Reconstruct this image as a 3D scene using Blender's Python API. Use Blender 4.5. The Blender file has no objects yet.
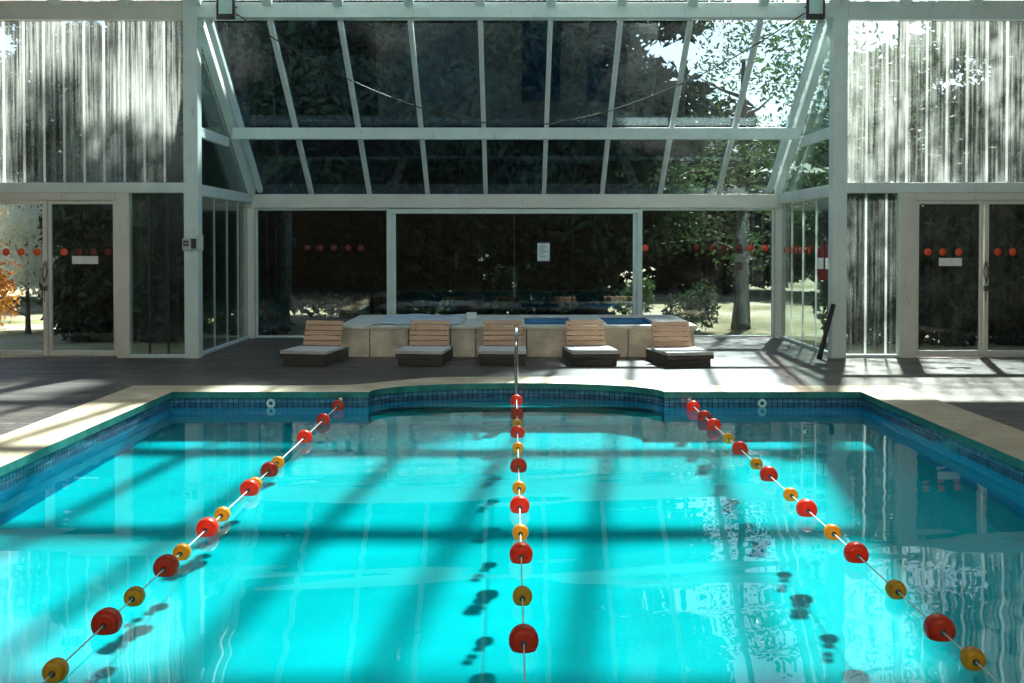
import bpy, bmesh, math, random
from mathutils import Vector, Matrix
S = bpy.context.scene
C = S.collection
PI = math.pi
rnd = random.Random(7)

# ------------------------------------------------------------------ helpers
class MB:
    def __init__(s): s.v = []; s.f = []; s.m = []; s.sm = []
    def add(s, vs, fs, mi=0, smooth=False):
        o = len(s.v); s.v += [tuple(v) for v in vs]
        for f in fs:
            s.f.append(tuple(i + o for i in f)); s.m.append(mi); s.sm.append(smooth)
        return s
    def box(s, x0, x1, y0, y1, z0, z1, mi=0, M=None):
        vs = [Vector((x, y, z)) for z in (z0, z1) for y in (y0, y1) for x in (x0, x1)]
        if M: vs = [M @ v for v in vs]
        return s.add(vs, [(0,2,3,1),(4,5,7,6),(0,1,5,4),(2,6,7,3),(0,4,6,2),(1,3,7,5)], mi)
    def bbox(s, x0, x1, y0, y1, z0, z1, b=.008, mi=0, M=None):
        """box with bevelled edges"""
        bm = bmesh.new()
        bmesh.ops.create_cube(bm, size=1)
        for v in bm.verts:
            v.co = Vector((x0 if v.co.x < 0 else x1, y0 if v.co.y < 0 else y1, z0 if v.co.z < 0 else z1))
        bmesh.ops.bevel(bm, geom=list(bm.edges), offset=b, segments=2, affect='EDGES', profile=.5)
        if M: bm.transform(M)
        bm.verts.index_update()
        s.add([v.co.copy() for v in bm.verts], [[v.index for v in f.verts] for f in bm.faces], mi)
        bm.free(); return s
    def bar(s, p, q, w, h, mi=0, up=(0,0,1)):
        p = Vector(p); q = Vector(q); d = (q - p).normalized()
        r = d.cross(Vector(up)).normalized(); u = r.cross(d).normalized()
        vs = [e + r * a * w / 2 + u * b * h / 2 for e in (p, q) for b in (-1, 1) for a in (-1, 1)]
        return s.add(vs, [(0,2,3,1),(4,5,7,6),(0,1,5,4),(2,6,7,3),(0,4,6,2),(1,3,7,5)], mi)
    def tube(s, pts, r, n=10, mi=0, caps=True):
        pts = [Vector(p) for p in pts]; rs = r if isinstance(r, (list, tuple)) else [r] * len(pts)
        rings = []; ref = None
        for i, p in enumerate(pts):
            d = (pts[min(i+1, len(pts)-1)] - pts[max(i-1, 0)]).normalized()
            if ref is None: ref = Vector((1,0,0)) if abs(d.x) < .9 else Vector((0,1,0))
            a = (ref - d * ref.dot(d)).normalized(); b = d.cross(a); ref = a
            rings.append([p + (a * math.cos(2*PI*k/n) + b * math.sin(2*PI*k/n)) * rs[i] for k in range(n)])
        vs = [v for r_ in rings for v in r_]
        fs = [(i*n+k, i*n+(k+1)%n, (i+1)*n+(k+1)%n, (i+1)*n+k) for i in range(len(pts)-1) for k in range(n)]
        s.add(vs, fs, mi, True)
        if caps:
            s.add(rings[0], [tuple(range(n))[::-1]], mi); s.add(rings[-1], [tuple(range(n))], mi)
        return s
    def lathe(s, prof, n=28, M=None, mi=0):
        """prof = [(axial z, radius)]"""
        vs = []; fs = []
        for z, r in prof:
            for k in range(n):
                v = Vector((r*math.cos(2*PI*k/n), r*math.sin(2*PI*k/n), z)); vs.append(M @ v if M else v)
        for i in range(len(prof)-1):
            for k in range(n):
                fs.append((i*n+k, i*n+(k+1)%n, (i+1)*n+(k+1)%n, (i+1)*n+k))
        s.add(vs, fs, mi, True)
        return s
    def build(s, name, mats, parent=None, loc=None):
        me = bpy.data.meshes.new(name)
        me.from_pydata(s.v, [], s.f)
        for m in (mats if isinstance(mats, (list, tuple)) else [mats]): me.materials.append(m)
        me.polygons.foreach_set('material_index', s.m)
        me.polygons.foreach_set('use_smooth', s.sm)
        me.update()
        o = bpy.data.objects.new(name, me); C.objects.link(o)
        if parent: o.parent = parent
        if loc: o.location = loc
        return o

def tag(o, label, cat, group=None, kind=None):
    o['label'] = label; o['category'] = cat
    if group: o['group'] = group
    if kind: o['kind'] = kind
    return o
def empty(name, loc=(0,0,0), rz=0):
    o = bpy.data.objects.new(name, None); o.empty_display_size = .1; C.objects.link(o)
    o.location = loc; o.rotation_euler = (0,0,rz); return o
def copy_tree(o, parent=None):
    c = o.copy(); C.objects.link(c)
    if parent: c.parent = parent
    for ch in list(o.children): copy_tree(ch, c)
    return c

# ------------------------------------------------------------------ materials
class N:
    """tiny node-tree builder"""
    def __init__(s, name):
        s.mat = bpy.data.materials.new(name); s.mat.use_nodes = True
        s.t = s.mat.node_tree; s.t.nodes.clear()
        s.out = s.t.nodes.new('ShaderNodeOutputMaterial')
    def n(s, typ, ins=None, **kw):
        nd = s.t.nodes.new(typ)
        for k, v in kw.items(): setattr(nd, k, v)
        for k, v in (ins or {}).items():
            if hasattr(v, 'is_output') or isinstance(v, bpy.types.NodeSocket): s.t.links.new(v, nd.inputs[k])
            else: nd.inputs[k].default_value = v
        return nd
    def end(s, sock): s.t.links.new(sock, s.out.inputs['Surface']); return s.mat
    def coord(s, scale=(1,1,1), loc=(0,0,0)):
        tc = s.n('ShaderNodeTexCoord')
        return s.n('ShaderNodeMapping', {'Vector': tc.outputs['Object'], 'Scale': scale, 'Location': loc}).outputs[0]
    def noise(s, vec, scale, detail=4, rough=.6):
        return s.n('ShaderNodeTexNoise', {'Vector': vec, 'Scale': scale, 'Detail': detail, 'Roughness': rough}).outputs['Fac']
    def ramp(s, fac, stops):
        r = s.n('ShaderNodeValToRGB', {'Fac': fac}); e = r.color_ramp.elements
        while len(e) < len(stops): e.new(.5)
        for el, (p, c) in zip(e, stops):
            el.position = p; el.color = (*c, 1) if len(c) == 3 else c
        return r.outputs['Color']
    def math(s, op, a, b=0.0):
        return s.n('ShaderNodeMath', {0: a, 1: b}, operation=op).outputs[0]
    def bsdf(s, **kw):
        m = {'color': 'Base Color', 'rough': 'Roughness', 'metal': 'Metallic', 'normal': 'Normal', 'spec': 'Specular IOR Level', 'coat': 'Coat Weight'}
        return s.n('ShaderNodeBsdfPrincipled', {m[k]: (( *v, 1) if isinstance(v, tuple) and len(v) == 3 else v) for k, v in kw.items()}).outputs[0]
    def bump(s, h, strength=.3, dist=.01):
        return s.n('ShaderNodeBump', {'Height': h, 'Strength': strength, 'Distance': dist}).outputs[0]

def plain(name, col, rough=.5, metal=0, var=.15, scale=6, stretch=(1,1,1)):
    b = N(name); f = b.noise(b.coord(stretch), scale)
    lo = tuple(c * (1 - var) for c in col); hi = tuple(min(1, c * (1 + var)) for c in col)
    c = b.ramp(f, [(.3, lo), (.7, hi)])
    return b.end(b.bsdf(color=c, rough=rough, metal=metal))

def paint(name, col, dirt=(.16,.15,.12), rust=(.20,.10,.06)):
    """weathered off-white frame paint"""
    b = N(name); v = b.coord()
    n1 = b.noise(v, 3.0, 6); n2 = b.noise(b.coord((1,1,.25)), 14.0, 5, .7); n3 = b.noise(v, 1.3, 8, .75)
    c = b.ramp(n1, [(.3, tuple(x*.86 for x in col)), (.7, col)])
    mx = b.n('ShaderNodeMix', {0: b.ramp(n2, [(.6,(0,0,0)),(.8,(.55,.55,.55))]), 6: c, 7: (*dirt,1)}, data_type='RGBA')
    m2 = b.n('ShaderNodeMix', {0: b.ramp(n3, [(.66,(0,0,0)),(.74,(.7,.7,.7))]), 6: mx.outputs[2], 7: (*rust,1)}, data_type='RGBA')
    return b.end(b.bsdf(color=m2.outputs[2], rough=.5, normal=b.bump(n2, .1)))

def wood(name, cols, plank=.14, length=3.1, rough=.75, along='X', gap=True, bumpy=.5):
    b = N(name); tc = b.n('ShaderNodeTexCoord').outputs['Object']
    if along == 'Y': tc = b.n('ShaderNodeMapping', {'Vector': tc, 'Rotation': (0,0,PI/2)}).outputs[0]
    grain = b.noise(b.n('ShaderNodeMapping', {'Vector': tc, 'Scale': (.8, 14, 14)}).outputs[0], 3.2, 8, .65)
    blot = b.noise(b.n('ShaderNodeMapping', {'Vector': tc, 'Scale': (.5, 1.4, 1.4)}).outputs[0], 2.2, 4)
    mixf = b.math('ADD', b.math('MULTIPLY', grain, .6), b.math('MULTIPLY', blot, .4))
    c = b.ramp(mixf, [(.34, cols[0]), (.5, cols[1]), (.66, cols[2])])
    h = grain
    if gap:
        br = b.n('ShaderNodeTexBrick', {'Vector': tc, 'Color1': (.62,.62,.62,1), 'Color2': (1.12,1.12,1.12,1), 'Mortar': (.08,.08,.08,1),
                 'Scale': 1.0, 'Mortar Size': .010, 'Mortar Smooth': .2, 'Brick Width': length, 'Row Height': plank}, offset=.37)
        c = b.n('ShaderNodeMix', {0: 1.0, 6: c, 7: br.outputs['Color']}, data_type='RGBA', blend_type='MULTIPLY').outputs[2]
        h = b.math('SUBTRACT', b.math('MULTIPLY', grain, .25), br.outputs['Fac'])
    return b.end(b.bsdf(color=c, rough=rough, spec=.5, normal=b.bump(h, bumpy, .008)))

def glass(name, tint=(.82,.92,.92), f0=.05, dust=.05, dustcol=(.6,.62,.58), rough=.01, wob=.02):
    """window pane: see-through with fresnel mirror and a film of dirt; light passes as through a real pane"""
    b = N(name)
    st = b.noise(b.coord((9,9,.35)), 2.2, 6, .65)
    bl = b.noise(b.coord((1,1,1)), 1.1, 5, .6)
    nm = b.bump(b.math('ADD', b.noise(b.coord((1.6,1.6,.5)), 1.6, 2), b.math('MULTIPLY', st, .06)), wob, .05)
    lw = b.n('ShaderNodeLayerWeight', {'Blend': .5}).outputs['Facing']
    fr = b.math('ADD', b.math('MULTIPLY', b.math('POWER', lw, 5.0), 1 - f0), f0)
    tr = b.n('ShaderNodeBsdfTransparent', {'Color': (*tint,1)}).outputs[0]
    gl = b.n('ShaderNodeBsdfGlossy', {'Color': (1,1,1,1), 'Roughness': rough, 'Normal': nm}).outputs[0]
    m1 = b.n('ShaderNodeMixShader', {0: fr, 1: tr, 2: gl}).outputs[0]
    df = b.n('ShaderNodeMixShader', {0: .5, 1: b.n('ShaderNodeBsdfDiffuse', {'Color': (*dustcol,1)}).outputs[0],
             2: b.n('ShaderNodeBsdfTranslucent', {'Color': (*dustcol,1)}).outputs[0]}).outputs[0]
    k = b.math('MULTIPLY', b.ramp(b.math('MULTIPLY', b.math('ADD', st, bl), .5), [(.4,(0,0,0)),(.62,(1,1,1))]), dust)
    return b.end(b.n('ShaderNodeMixShader', {0: k, 1: m1, 2: df}).outputs[0])

def polycarb(name, body=.62, tint=(.62,.74,.70), trans=(.78,.86,.82), base=.012, lo=.47):
    """streaky translucent corrugated sheet"""
    b = N(name)
    st = b.noise(b.coord((14,14,.28)), 2.4, 8, .7)
    bl = b.noise(b.coord((1,1,.5)), 1.2, 5, .6)
    f = b.math('MULTIPLY', b.math('ADD', b.math('MULTIPLY', st, 1.3), b.math('MULTIPLY', bl, .7)), .5)
    k = b.n('ShaderNodeMapRange', {0: f, 1: lo, 2: lo + .2, 3: base, 4: body}).outputs[0]
    tr = b.n('ShaderNodeBsdfTransparent', {'Color': (*trans,1)}).outputs[0]
    tl = b.n('ShaderNodeBsdfTranslucent', {'Color': (*tint,1)}).outputs[0]
    dd = b.n('ShaderNodeBsdfDiffuse', {'Color': tuple(x*.35 for x in tint) + (1,)}).outputs[0]
    tl = b.n('ShaderNodeMixShader', {0: .22, 1: tl, 2: dd}).outputs[0]
    m1 = b.n('ShaderNodeMixShader', {0: k, 1: tr, 2: tl}).outputs[0]
    lw = b.n('ShaderNodeLayerWeight', {'Blend': .5}).outputs['Facing']
    fr = b.math('ADD', b.math('MULTIPLY', b.math('POWER', lw, 5.0), .9), .035)
    gl = b.n('ShaderNodeBsdfGlossy', {'Color': (1,1,1,1), 'Roughness': .12}).outputs[0]
    return b.end(b.n('ShaderNodeMixShader', {0: fr, 1: m1, 2: gl}).outputs[0])

def shell_plastic(name, col, dark):
    """hollow float plastic that lets some light through"""
    b = N(name)
    v = b.noise(b.coord(), 18.0, 4)
    c = b.ramp(v, [(.3, dark), (.6, col)])
    p = b.bsdf(color=c, rough=.35, coat=.2)
    tl = b.n('ShaderNodeBsdfTranslucent', {'Color': c}).outputs[0]
    return b.end(b.n('ShaderNodeMixShader', {0: .45, 1: p, 2: tl}).outputs[0])

M = {}
M['frame'] = paint('frame_paint', (.75,.85,.84))
M['frame_warm'] = paint('frame_paint_warm', (.80,.76,.70), rust=(.34,.2,.14))
def mat_rib():
    b = N('joint_strip')
    t = b.n('ShaderNodeBsdfTranslucent', {'Color': (.9,.92,.9,1)}).outputs[0]
    w = b.n('ShaderNodeMixShader', {0: .82, 1: b.n('ShaderNodeBsdfDiffuse', {'Color': (.85,.87,.85,1)}).outputs[0], 2: t}).outputs[0]
    return b.end(b.n('ShaderNodeMixShader', {0: .34, 1: w, 2: b.n('ShaderNodeBsdfTransparent').outputs[0]}).outputs[0])
M['rib'] = mat_rib()
M['deck'] = wood('deck_boards', ((.032,.026,.023), (.095,.077,.067), (.27,.225,.20)), rough=.5)
M['slat'] = wood('bench_slat', ((.42,.22,.13), (.70,.43,.29), (.86,.60,.44)), gap=False)
M['seatwood'] = wood('seat_board', ((.42,.41,.40), (.64,.62,.60), (.80,.78,.75)), gap=False)
M['basewood'] = wood('base_board', ((.045,.038,.034), (.085,.07,.06), (.13,.11,.09)), gap=False)
M['wallwood'] = wood('rear_wall_boards', ((.20,.09,.05), (.40,.20,.11), (.55,.30,.18)), plank=.16, length=4)
M['glass'] = glass('window_glass')
M['hallglass'] = glass('hall_roof_glass', (.88,.95,.95), .045, .22)
M['roofglass'] = glass('roof_glass', (.80,.90,.92), .045, .016)
M['backglass'] = glass('back_glass', (.66,.74,.75), .075, .022, wob=.03)
M['doorglass'] = glass('door_glass', (.78,.86,.86), .04, .012)
M['poly'] = polycarb('polycarbonate_sheet', .60, (.60,.66,.63), trans=(.84,.90,.89), base=.025, lo=.468)
M['polyroof'] = polycarb('opal_fill_sheet', .97, (.13,.145,.14), (.4,.45,.45), .8)
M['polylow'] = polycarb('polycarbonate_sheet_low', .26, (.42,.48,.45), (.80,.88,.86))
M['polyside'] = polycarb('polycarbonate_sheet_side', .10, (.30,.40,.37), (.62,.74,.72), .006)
M['black'] = plain('black_plastic', (.02,.022,.024), .45)
M['cable'] = plain('black_cable', (.015,.015,.015), .6)
M['steel'] = plain('stainless_steel', (.72,.74,.75), .14, 1, .04)
M['darksteel'] = plain('chain_steel', (.14,.13,.12), .45, .8)
M['greyplastic'] = plain('grey_plastic', (.55,.57,.56), .45, var=.06)
M['red'] = shell_plastic('red_float_plastic', (.93,.07,.016), (.80,.045,.014))
M['yellow'] = shell_plastic('yellow_float_plastic', (.93,.47,.02), (.78,.36,.015))
M['rope'] = plain('rope_fibre', (.75,.75,.72), .8, var=.2, scale=60)
M['dotfaint'] = plain('dim_or_reflected_dot', (.16,.03,.02), .6, var=.2)  # dim red for door dots and for reflected dots painted on back panes
M['dot'] = plain('red_sticker', (.85,.10,.035), .5, var=.05)
M['plate'] = plain('white_plate', (.78,.80,.78), .5, var=.05)
M['redpaint'] = plain('red_enamel', (.20,.010,.012), .3, var=.08)
M['paper'] = plain('notice_paper', (.62,.72,.72), .7, var=.05)
M['ink'] = plain('printed_ink', (.12,.14,.16), .7)
M['concrete'] = plain('tub_panel', (.74,.61,.48), .8, var=.3, scale=4)
M['tubrim'] = plain('tub_rim_stone', (.70,.70,.63), .6, var=.2, scale=5)
M['tubblue'] = plain('tub_blue_liner', (.02,.22,.50), .35, var=.2, scale=3)
M['cover'] = plain('pale_blue_sheet', (.62,.72,.78), .45, var=.22, scale=5)
M['bark'] = plain('tree_bark', (.075,.055,.042), .9, var=.4, scale=12, stretch=(1,1,.2))
M['pebble'] = None

def leafmat(name, a, bcol, tl=.35):
    b = N(name)
    info = b.n('ShaderNodeTexCoord').outputs['Object']
    c = b.ramp(b.noise(info, 1.7, 3), [(.35, a), (.65, bcol)])
    p = b.bsdf(color=c, rough=.55, spec=.3)
    t = b.n('ShaderNodeBsdfTranslucent', {'Color': c}).outputs[0]
    return b.end(b.n('ShaderNodeMixShader', {0: tl, 1: p, 2: t}).outputs[0])
M['leaf_dark'] = leafmat('dark_leaf', (.012,.030,.020), (.03,.065,.035), .2)
M['leaf_mid'] = leafmat('green_leaf', (.03,.07,.025), (.075,.13,.04))
M['leaf_dry'] = leafmat('olive_leaf', (.16,.11,.03), (.30,.21,.06))
M['blossom'] = leafmat('pale_blossom', (.62,.64,.55), (.90,.90,.85), .6)
M['orange_leaf'] = leafmat('orange_leaf', (.5,.18,.03), (.65,.32,.06))

def mat_ground():
    b = N('lawn_ground'); v = b.coord()
    c = b.ramp(b.noise(v, .35, 6), [(.36, (.16,.15,.05)), (.5, (.40,.35,.17)), (.62, (.56,.51,.42))])
    f = b.noise(v, 30.0, 4)
    c2 = b.n('ShaderNodeMix', {0: .5, 6: c, 7: b.ramp(f, [(.35,(.3,.3,.3)),(.65,(1,1,1))])}, data_type='RGBA', blend_type='MULTIPLY').outputs[2]
    return b.end(b.bsdf(color=c2, rough=.95, normal=b.bump(f, .6, .04)))
M['ground'] = mat_ground()

def mat_coping():
    b = N('coping_stone'); v = b.coord()
    c = b.ramp(b.noise(v, 2.4, 7, .65), [(.3, (.52,.41,.27)), (.55, (.68,.56,.40)), (.75, (.76,.66,.50))])
    sp = b.noise(v, 38.0, 3)
    c = b.n('ShaderNodeMix', {0: .35, 6: c, 7: b.ramp(sp, [(.35,(.45,.45,.45)),(.6,(1,1,1))])}, data_type='RGBA', blend_type='MULTIPLY').outputs[2]
    return b.end(b.bsdf(color=c, rough=.7, normal=b.bump(sp, .25, .006)))
M['coping'] = mat_coping()
def mat_coping_edge():
    b = N('coping_glazed_edge')
    c = b.ramp(b.noise(b.coord(), 5, 5), [(.35, (.012,.12,.105)), (.65, (.045,.24,.20))])
    return b.end(b.bsdf(color=c, rough=.3))
M['copedge'] = mat_coping_edge()
def mat_tile():
    """two courses of small blue waterline tiles; a UV runs along the wall"""
    b = N('waterline_tile')
    uv = b.n('ShaderNodeTexCoord').outputs['UV']
    br = b.n('ShaderNodeTexBrick', {'Vector': uv, 'Color1': (.07,.17,.30,1), 'Color2': (.14,.28,.42,1), 'Mortar': (.02,.05,.09,1), 'Scale': 1.0,
             'Mortar Size': .005, 'Mortar Smooth': .1, 'Brick Width': .055, 'Row Height': .055, 'Bias': -.1}, offset=0.0)
    ch = b.n('ShaderNodeTexWave', {'Vector': uv, 'Scale': 3.9, 'Distortion': 2.5, 'Detail': 1.5}, wave_type='RINGS').outputs['Fac']
    c = b.n('ShaderNodeMix', {0: .75, 6: br.outputs['Color'], 7: b.ramp(ch, [(.35,(.28,.34,.42)),(.6,(1.0,1.0,1.0))])}, data_type='RGBA', blend_type='MULTIPLY').outputs[2]
    return b.end(b.bsdf(color=c, rough=.15, spec=.6))
M['tile'] = mat_tile()
def mat_basin():
    b = N('pool_paint'); v = b.coord()
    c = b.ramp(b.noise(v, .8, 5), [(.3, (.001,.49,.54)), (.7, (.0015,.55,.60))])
    return b.end(b.bsdf(color=c, rough=.8, spec=0.0))
M['basin'] = mat_basin()
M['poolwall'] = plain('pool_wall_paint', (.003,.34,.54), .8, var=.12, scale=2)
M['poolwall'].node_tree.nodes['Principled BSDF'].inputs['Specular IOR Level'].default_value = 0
def mat_water():
    b = N('pool_water')
    g = b.n('ShaderNodeBsdfGlass', {'Color': (.93,.99,1,1), 'Roughness': 0.0, 'IOR': 1.33})
    return b.end(g.outputs[0])
M['water'] = mat_water()

# ------------------------------------------------------------------ dimensions
F = 1100.0
EYE = 1.53
YF, YB = 14.63, 17.65          # front plane of the hall's glass wall, back wall of the bay
WL = -.14                      # water level
def fx(px): return (px - 512) / 75.2 - .045     # pixel column on the front plane
def fz(py): return EYE + (243 - py) / 75.2
def bx(px): return (px - 512) / 62.32 - .045    # on the bay's back wall
def bz(py): return EYE + (243 - py) / 62.32
RS = .727                      # roof slope
def roofz(y): return 4.5 + RS * (YF - y)
XC = 4.27                      # bay half width

# ------------------------------------------------------------------ camera
cam = bpy.data.cameras.new('camera'); co = bpy.data.objects.new('camera', cam); C.objects.link(co)
cam.sensor_width = 36; cam.lens = 36 * F / 1024
pitch = math.radians(1.2)
co.location = (-.045, 0, EYE); co.rotation_euler = (PI/2 - pitch, 0, 0)
cam.shift_y = -(341.5 - 243 - F * math.tan(pitch)) / 1024
cam.clip_end = 300
S.camera = co

# ------------------------------------------------------------------ setting: deck, ground
def outer_y(x):
    u = max(0, min(1, (1.95 - abs(x)) / 1.2)); u = u*u*(3-2*u)
    c = max(0, 1 - (x/1.9)**2)
    return 11.65 + .60 * u + .17 * c
def inner_y(x):
    return 11.15 + (.70 * math.sqrt(max(0, 1 - (x/1.5)**2)) if abs(x) < 1.5 else 0)
SIDE = 9.0; REAR = -3.4
xs = [-4.0 + .1*i for i in range(81)]
fl = MB()
def sheet(x0, x1, y0, y1, z=0): fl.add([(x0,y0,z),(x1,y0,z),(x1,y1,z),(x0,y1,z)], [(0,1,2,3)])
sheet(-SIDE, -4.0, REAR, YF+.1); sheet(4.0, SIDE, REAR, YF+.1); sheet(-4.0, 4.0, REAR, .35)
for a, b_ in zip(xs, xs[1:]):
    fl.add([(a, outer_y(a)-.06, 0), (b_, outer_y(b_)-.06, 0), (b_, YF+.1, 0), (a, YF+.1, 0)], [(0,1,2,3)])
sheet(-XC-.1, XC+.1, YF+.1, YB+.12)
tag(fl.build('floor', M['deck']), 'weathered brown timber deck boards around the pool', 'floor', kind='structure')
g = MB(); g.add([(-60,YF+.1,-.06),(60,YF+.1,-.06),(60,90,-.06),(-60,90,-.06)], [(0,1,2,3)])
g.add([(-60,-40,-.3),(-SIDE-.2,-40,-.3),(-SIDE-.2,YF+.1,-.06),(-60,YF+.1,-.06)], [(0,1,2,3)])
g.add([(SIDE+.2,-40,-.3),(60,-40,-.3),(60,YF+.1,-.06),(SIDE+.2,YF+.1,-.06)], [(0,1,2,3)])
tag(g.build('ground', M['ground']), 'dry yellow-green lawn outside behind the glass walls', 'ground', kind='structure')

# ------------------------------------------------------------------ pool
pool = tag(empty('swimming_pool', (0, 6, 0)), 'large turquoise swimming pool with stone coping and blue waterline tiles', 'pool', kind='structure')
def P(o):  # keep world coordinates under the pool's empty
    o.matrix_parent_inverse = Matrix.Translation((0, -6, 0)); return o
HALF = 3.5; NEAR = .85; DEPTH = 1.0
inner = [(-HALF, NEAR), (-HALF, 3), (-HALF, 6), (-HALF, 9), (-HALF, 11.15), (-2.5, 11.15), (-1.5, 11.15)]
inner += [(-1.5*math.cos(PI*i/28), 11.15 + .70*math.sin(PI*i/28)) for i in range(1, 28)]
inner += [(1.5, 11.15), (2.5, 11.15), (HALF, 11.15), (HALF, 9), (HALF, 6), (HALF, 3), (HALF, NEAR)]
outer = []
for (x, y) in inner:
    if abs(x) == HALF:
        oy = 11.65 if y == 11.15 else (NEAR - .55 if y == NEAR else y)
        outer.append((math.copysign(4.06, x), oy))
    else:
        ox = x * 1.22 if abs(x) <= 1.5 else (math.copysign(2.5, x))
        outer.append((ox, outer_y(ox)))
n = len(inner)
cop = MB(); TOP = .018
for i in range(n):
    j = (i + 1) % n
    (ix, iy), (jx, jy) = inner[i], inner[j]; (ax, ay), (bx_, by_) = outer[i], outer[j]
    cop.add([(ix,iy,TOP),(jx,jy,TOP),(bx_,by_,TOP),(ax,ay,TOP)], [(0,1,2,3)])
    cop.add([(ax,ay,TOP),(bx_,by_,TOP),(bx_,by_,-.05),(ax,ay,-.05)], [(0,1,2,3)])
    cop.add([(ix,iy,TOP),(jx,jy,TOP),(jx,jy,-.045),(ix,iy,-.045)], [(3,2,1,0)], 1)
P(cop.build('coping', [M['coping'], M['copedge']], pool))
tl = MB(); uvs = []; acc = 0
ins = .015
def inset(p):  # tile band sits slightly outside the coping's nose
    x, y = p; return (x * 1.004, y + (.012 if y > 5 else 0))
for i in range(n):
    j = (i + 1) % n; a, b_ = inset(inner[i]), inset(inner[j])
    L = math.hypot(b_[0]-a[0], b_[1]-a[1])
    tl.add([(*a,-.045),(*b_,-.045),(*b_,-.21),(*a,-.21)], [(3,2,1,0)])
    uvs.append((acc, L)); acc += L
to = P(tl.build('tile_band', M['tile'], pool))
uvl = to.data.uv_layers.new(name='UVMap')
for p_i, p in enumerate(to.data.polygons):
    a0, L = uvs[p_i]
    for li in p.loop_indices:
        vi = to.data.loops[li].vertex_index % 4
        uvl.data[li].uv = (a0 + (L if vi in (1,2) else 0), (.165 if vi in (0,1) else 0) + .001)
bas = MB()
for i in range(n):
    j = (i + 1) % n; a, b_ = inset(inner[i]), inset(inner[j])
    bas.add([(*a,-.21),(*b_,-.21),(*b_,WL-DEPTH),(*a,WL-DEPTH)], [(3,2,1,0)], 1)
poly = [inset(p) for p in inner]
bas.add([(x, y, WL-DEPTH) for x, y in poly], [tuple(range(n))[::-1]])
bo = P(bas.build('basin', [M['basin'], M['poolwall']], pool))
st = MB()
for k, (r, z) in enumerate(((1.0, -.28), (.62, -.52))):
    arc = [(-1.5*math.cos(PI*i/20), 11.15 + .70*math.sin(PI*i/20)*1.0) for i in range(21)]
    yb = 11.15 + .34 - .34*k
    top = [(-1.48, yb, WL+z), (1.48, yb, WL+z), (1.48, 11.16, WL+z), (1.2, 11.55, WL+z), (.6, 11.78, WL+z), (0, 11.84, WL+z), (-.6, 11.78, WL+z), (-1.2, 11.55, WL+z), (-1.48, 11.16, WL+z)]
    st.add(top, [tuple(range(9))]); st.add([top[0], top[1], (1.48, yb, WL-DEPTH), (-1.48, yb, WL-DEPTH)], [(3,2,1,0)])
so = P(st.build('step', M['basin'], pool))
for px in (270, 763):
    x = (px-512)/1100*11.15 - .045
    j = MB().lathe([(0,.02),(0,.045),(.02,.045),(.03,.03),(.02,.022),(.004,.02)], 20, Matrix.Translation((x, 11.165, -.10)) @ Matrix.Rotation(PI/2, 4, 'X'))
    P(j.build('inlet_nozzle', M['plate'], pool))
# water surface
w = MB(); nx, ny = 120, 190
def rip(x, y):
    return .00016*math.sin(9*x+3*y) + .00022*math.sin(14*y+2*x+math.sin(3*x)) + .00014*math.sin(23*y-6*x) + .00016*math.sin(5.1*x-17*y+math.sin(4*y)) + .0003*math.sin(4*y+1.3*x)
for i in range(ny+1):
    for k in range(nx+1):
        y = NEAR + (11.15-NEAR)*i/ny; x = -HALF-.01 + (2*HALF+.02)*k/nx
        if i == ny: y += .012
        w.v.append((x, y, WL + rip(x, y)))
W1 = nx + 1
for i in range(ny):
    for k in range(nx):
        w.f.append((i*W1+k, i*W1+k+1, (i+1)*W1+k+1, (i+1)*W1+k)); w.m.append(0); w.sm.append(True)
# bay of the water behind the bow
base = ny*W1
bow = [k for k in range(nx+1) if abs(w.v[base+k][0]) < 1.5]
prev = [base+k for k in bow]
for r in range(1, 9):
    cur = []
    for k in bow:
        x = w.v[base+k][0]; y = 11.162 + (inner_y(x)+.012-11.162)*r/8
        cur.append(len(w.v)); w.v.append((x, y, WL + rip(x, y)))
    for q in range(len(bow)-1):
        w.f.append((prev[q], prev[q+1], cur[q+1], cur[q])); w.m.append(0); w.sm.append(True)
    prev = cur
water = w.build('pool_water', M['water'])
tag(water, 'clear turquoise water filling the swimming pool', 'water', kind='stuff')
try:
    water.cycles.is_caustics_caster = True
except Exception as e: print('caustics caster', e)

# ------------------------------------------------------------------ hall frame
tcount = [0]
def trim(label, mb, m='frame'):
    tcount[0] += 1
    return tag(mb.build('trim_%d' % tcount[0], M[m]), label, 'frame', kind='structure')
trim('pale painted steel post left of the bay', MB().bbox(-XC-.115, -XC+.075, YF-.08, YF+.12, 0, 4.74))
trim('pale painted steel post right of the bay', MB().bbox(XC-.075, XC+.115, YF-.08, YF+.12, 0, 4.74))
trim('top beam above the upper left panel', MB().bbox(-SIDE, -XC-.117, YF-.09, YF+.012, 4.47, 4.71), 'frame_warm')
trim('long top beam spanning the bay between the floodlights', MB().bbox(-XC+.077, XC-.077, YF-.10, YF+.10, 4.495, 4.695))
trim('top beam above the upper right panel', MB().bbox(XC+.117, SIDE, YF-.09, YF+.012, 4.47, 4.71))
trim('middle rail between upper left panel and left doors', MB().bbox(-SIDE, -XC-.117, YF-.05, YF+.1, 2.195, 2.33))
trim('middle rail between upper right panel and right doors', MB().bbox(XC+.117, SIDE, YF-.05, YF+.1, 2.195, 2.33))
trim('beam along the top of the back glass wall', MB().bbox(-XC-.05, XC+.05, YB-.08, YB+.1, 2.09, 2.31), 'frame_warm')
trim('left side beam of the bay', MB().bbox(-XC-.06, -XC+.08, YF+.125, YB-.082, 2.16, 2.31))
trim('right side beam of the bay', MB().bbox(XC-.08, XC+.06, YF+.125, YB-.082, 2.16, 2.31))
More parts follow.
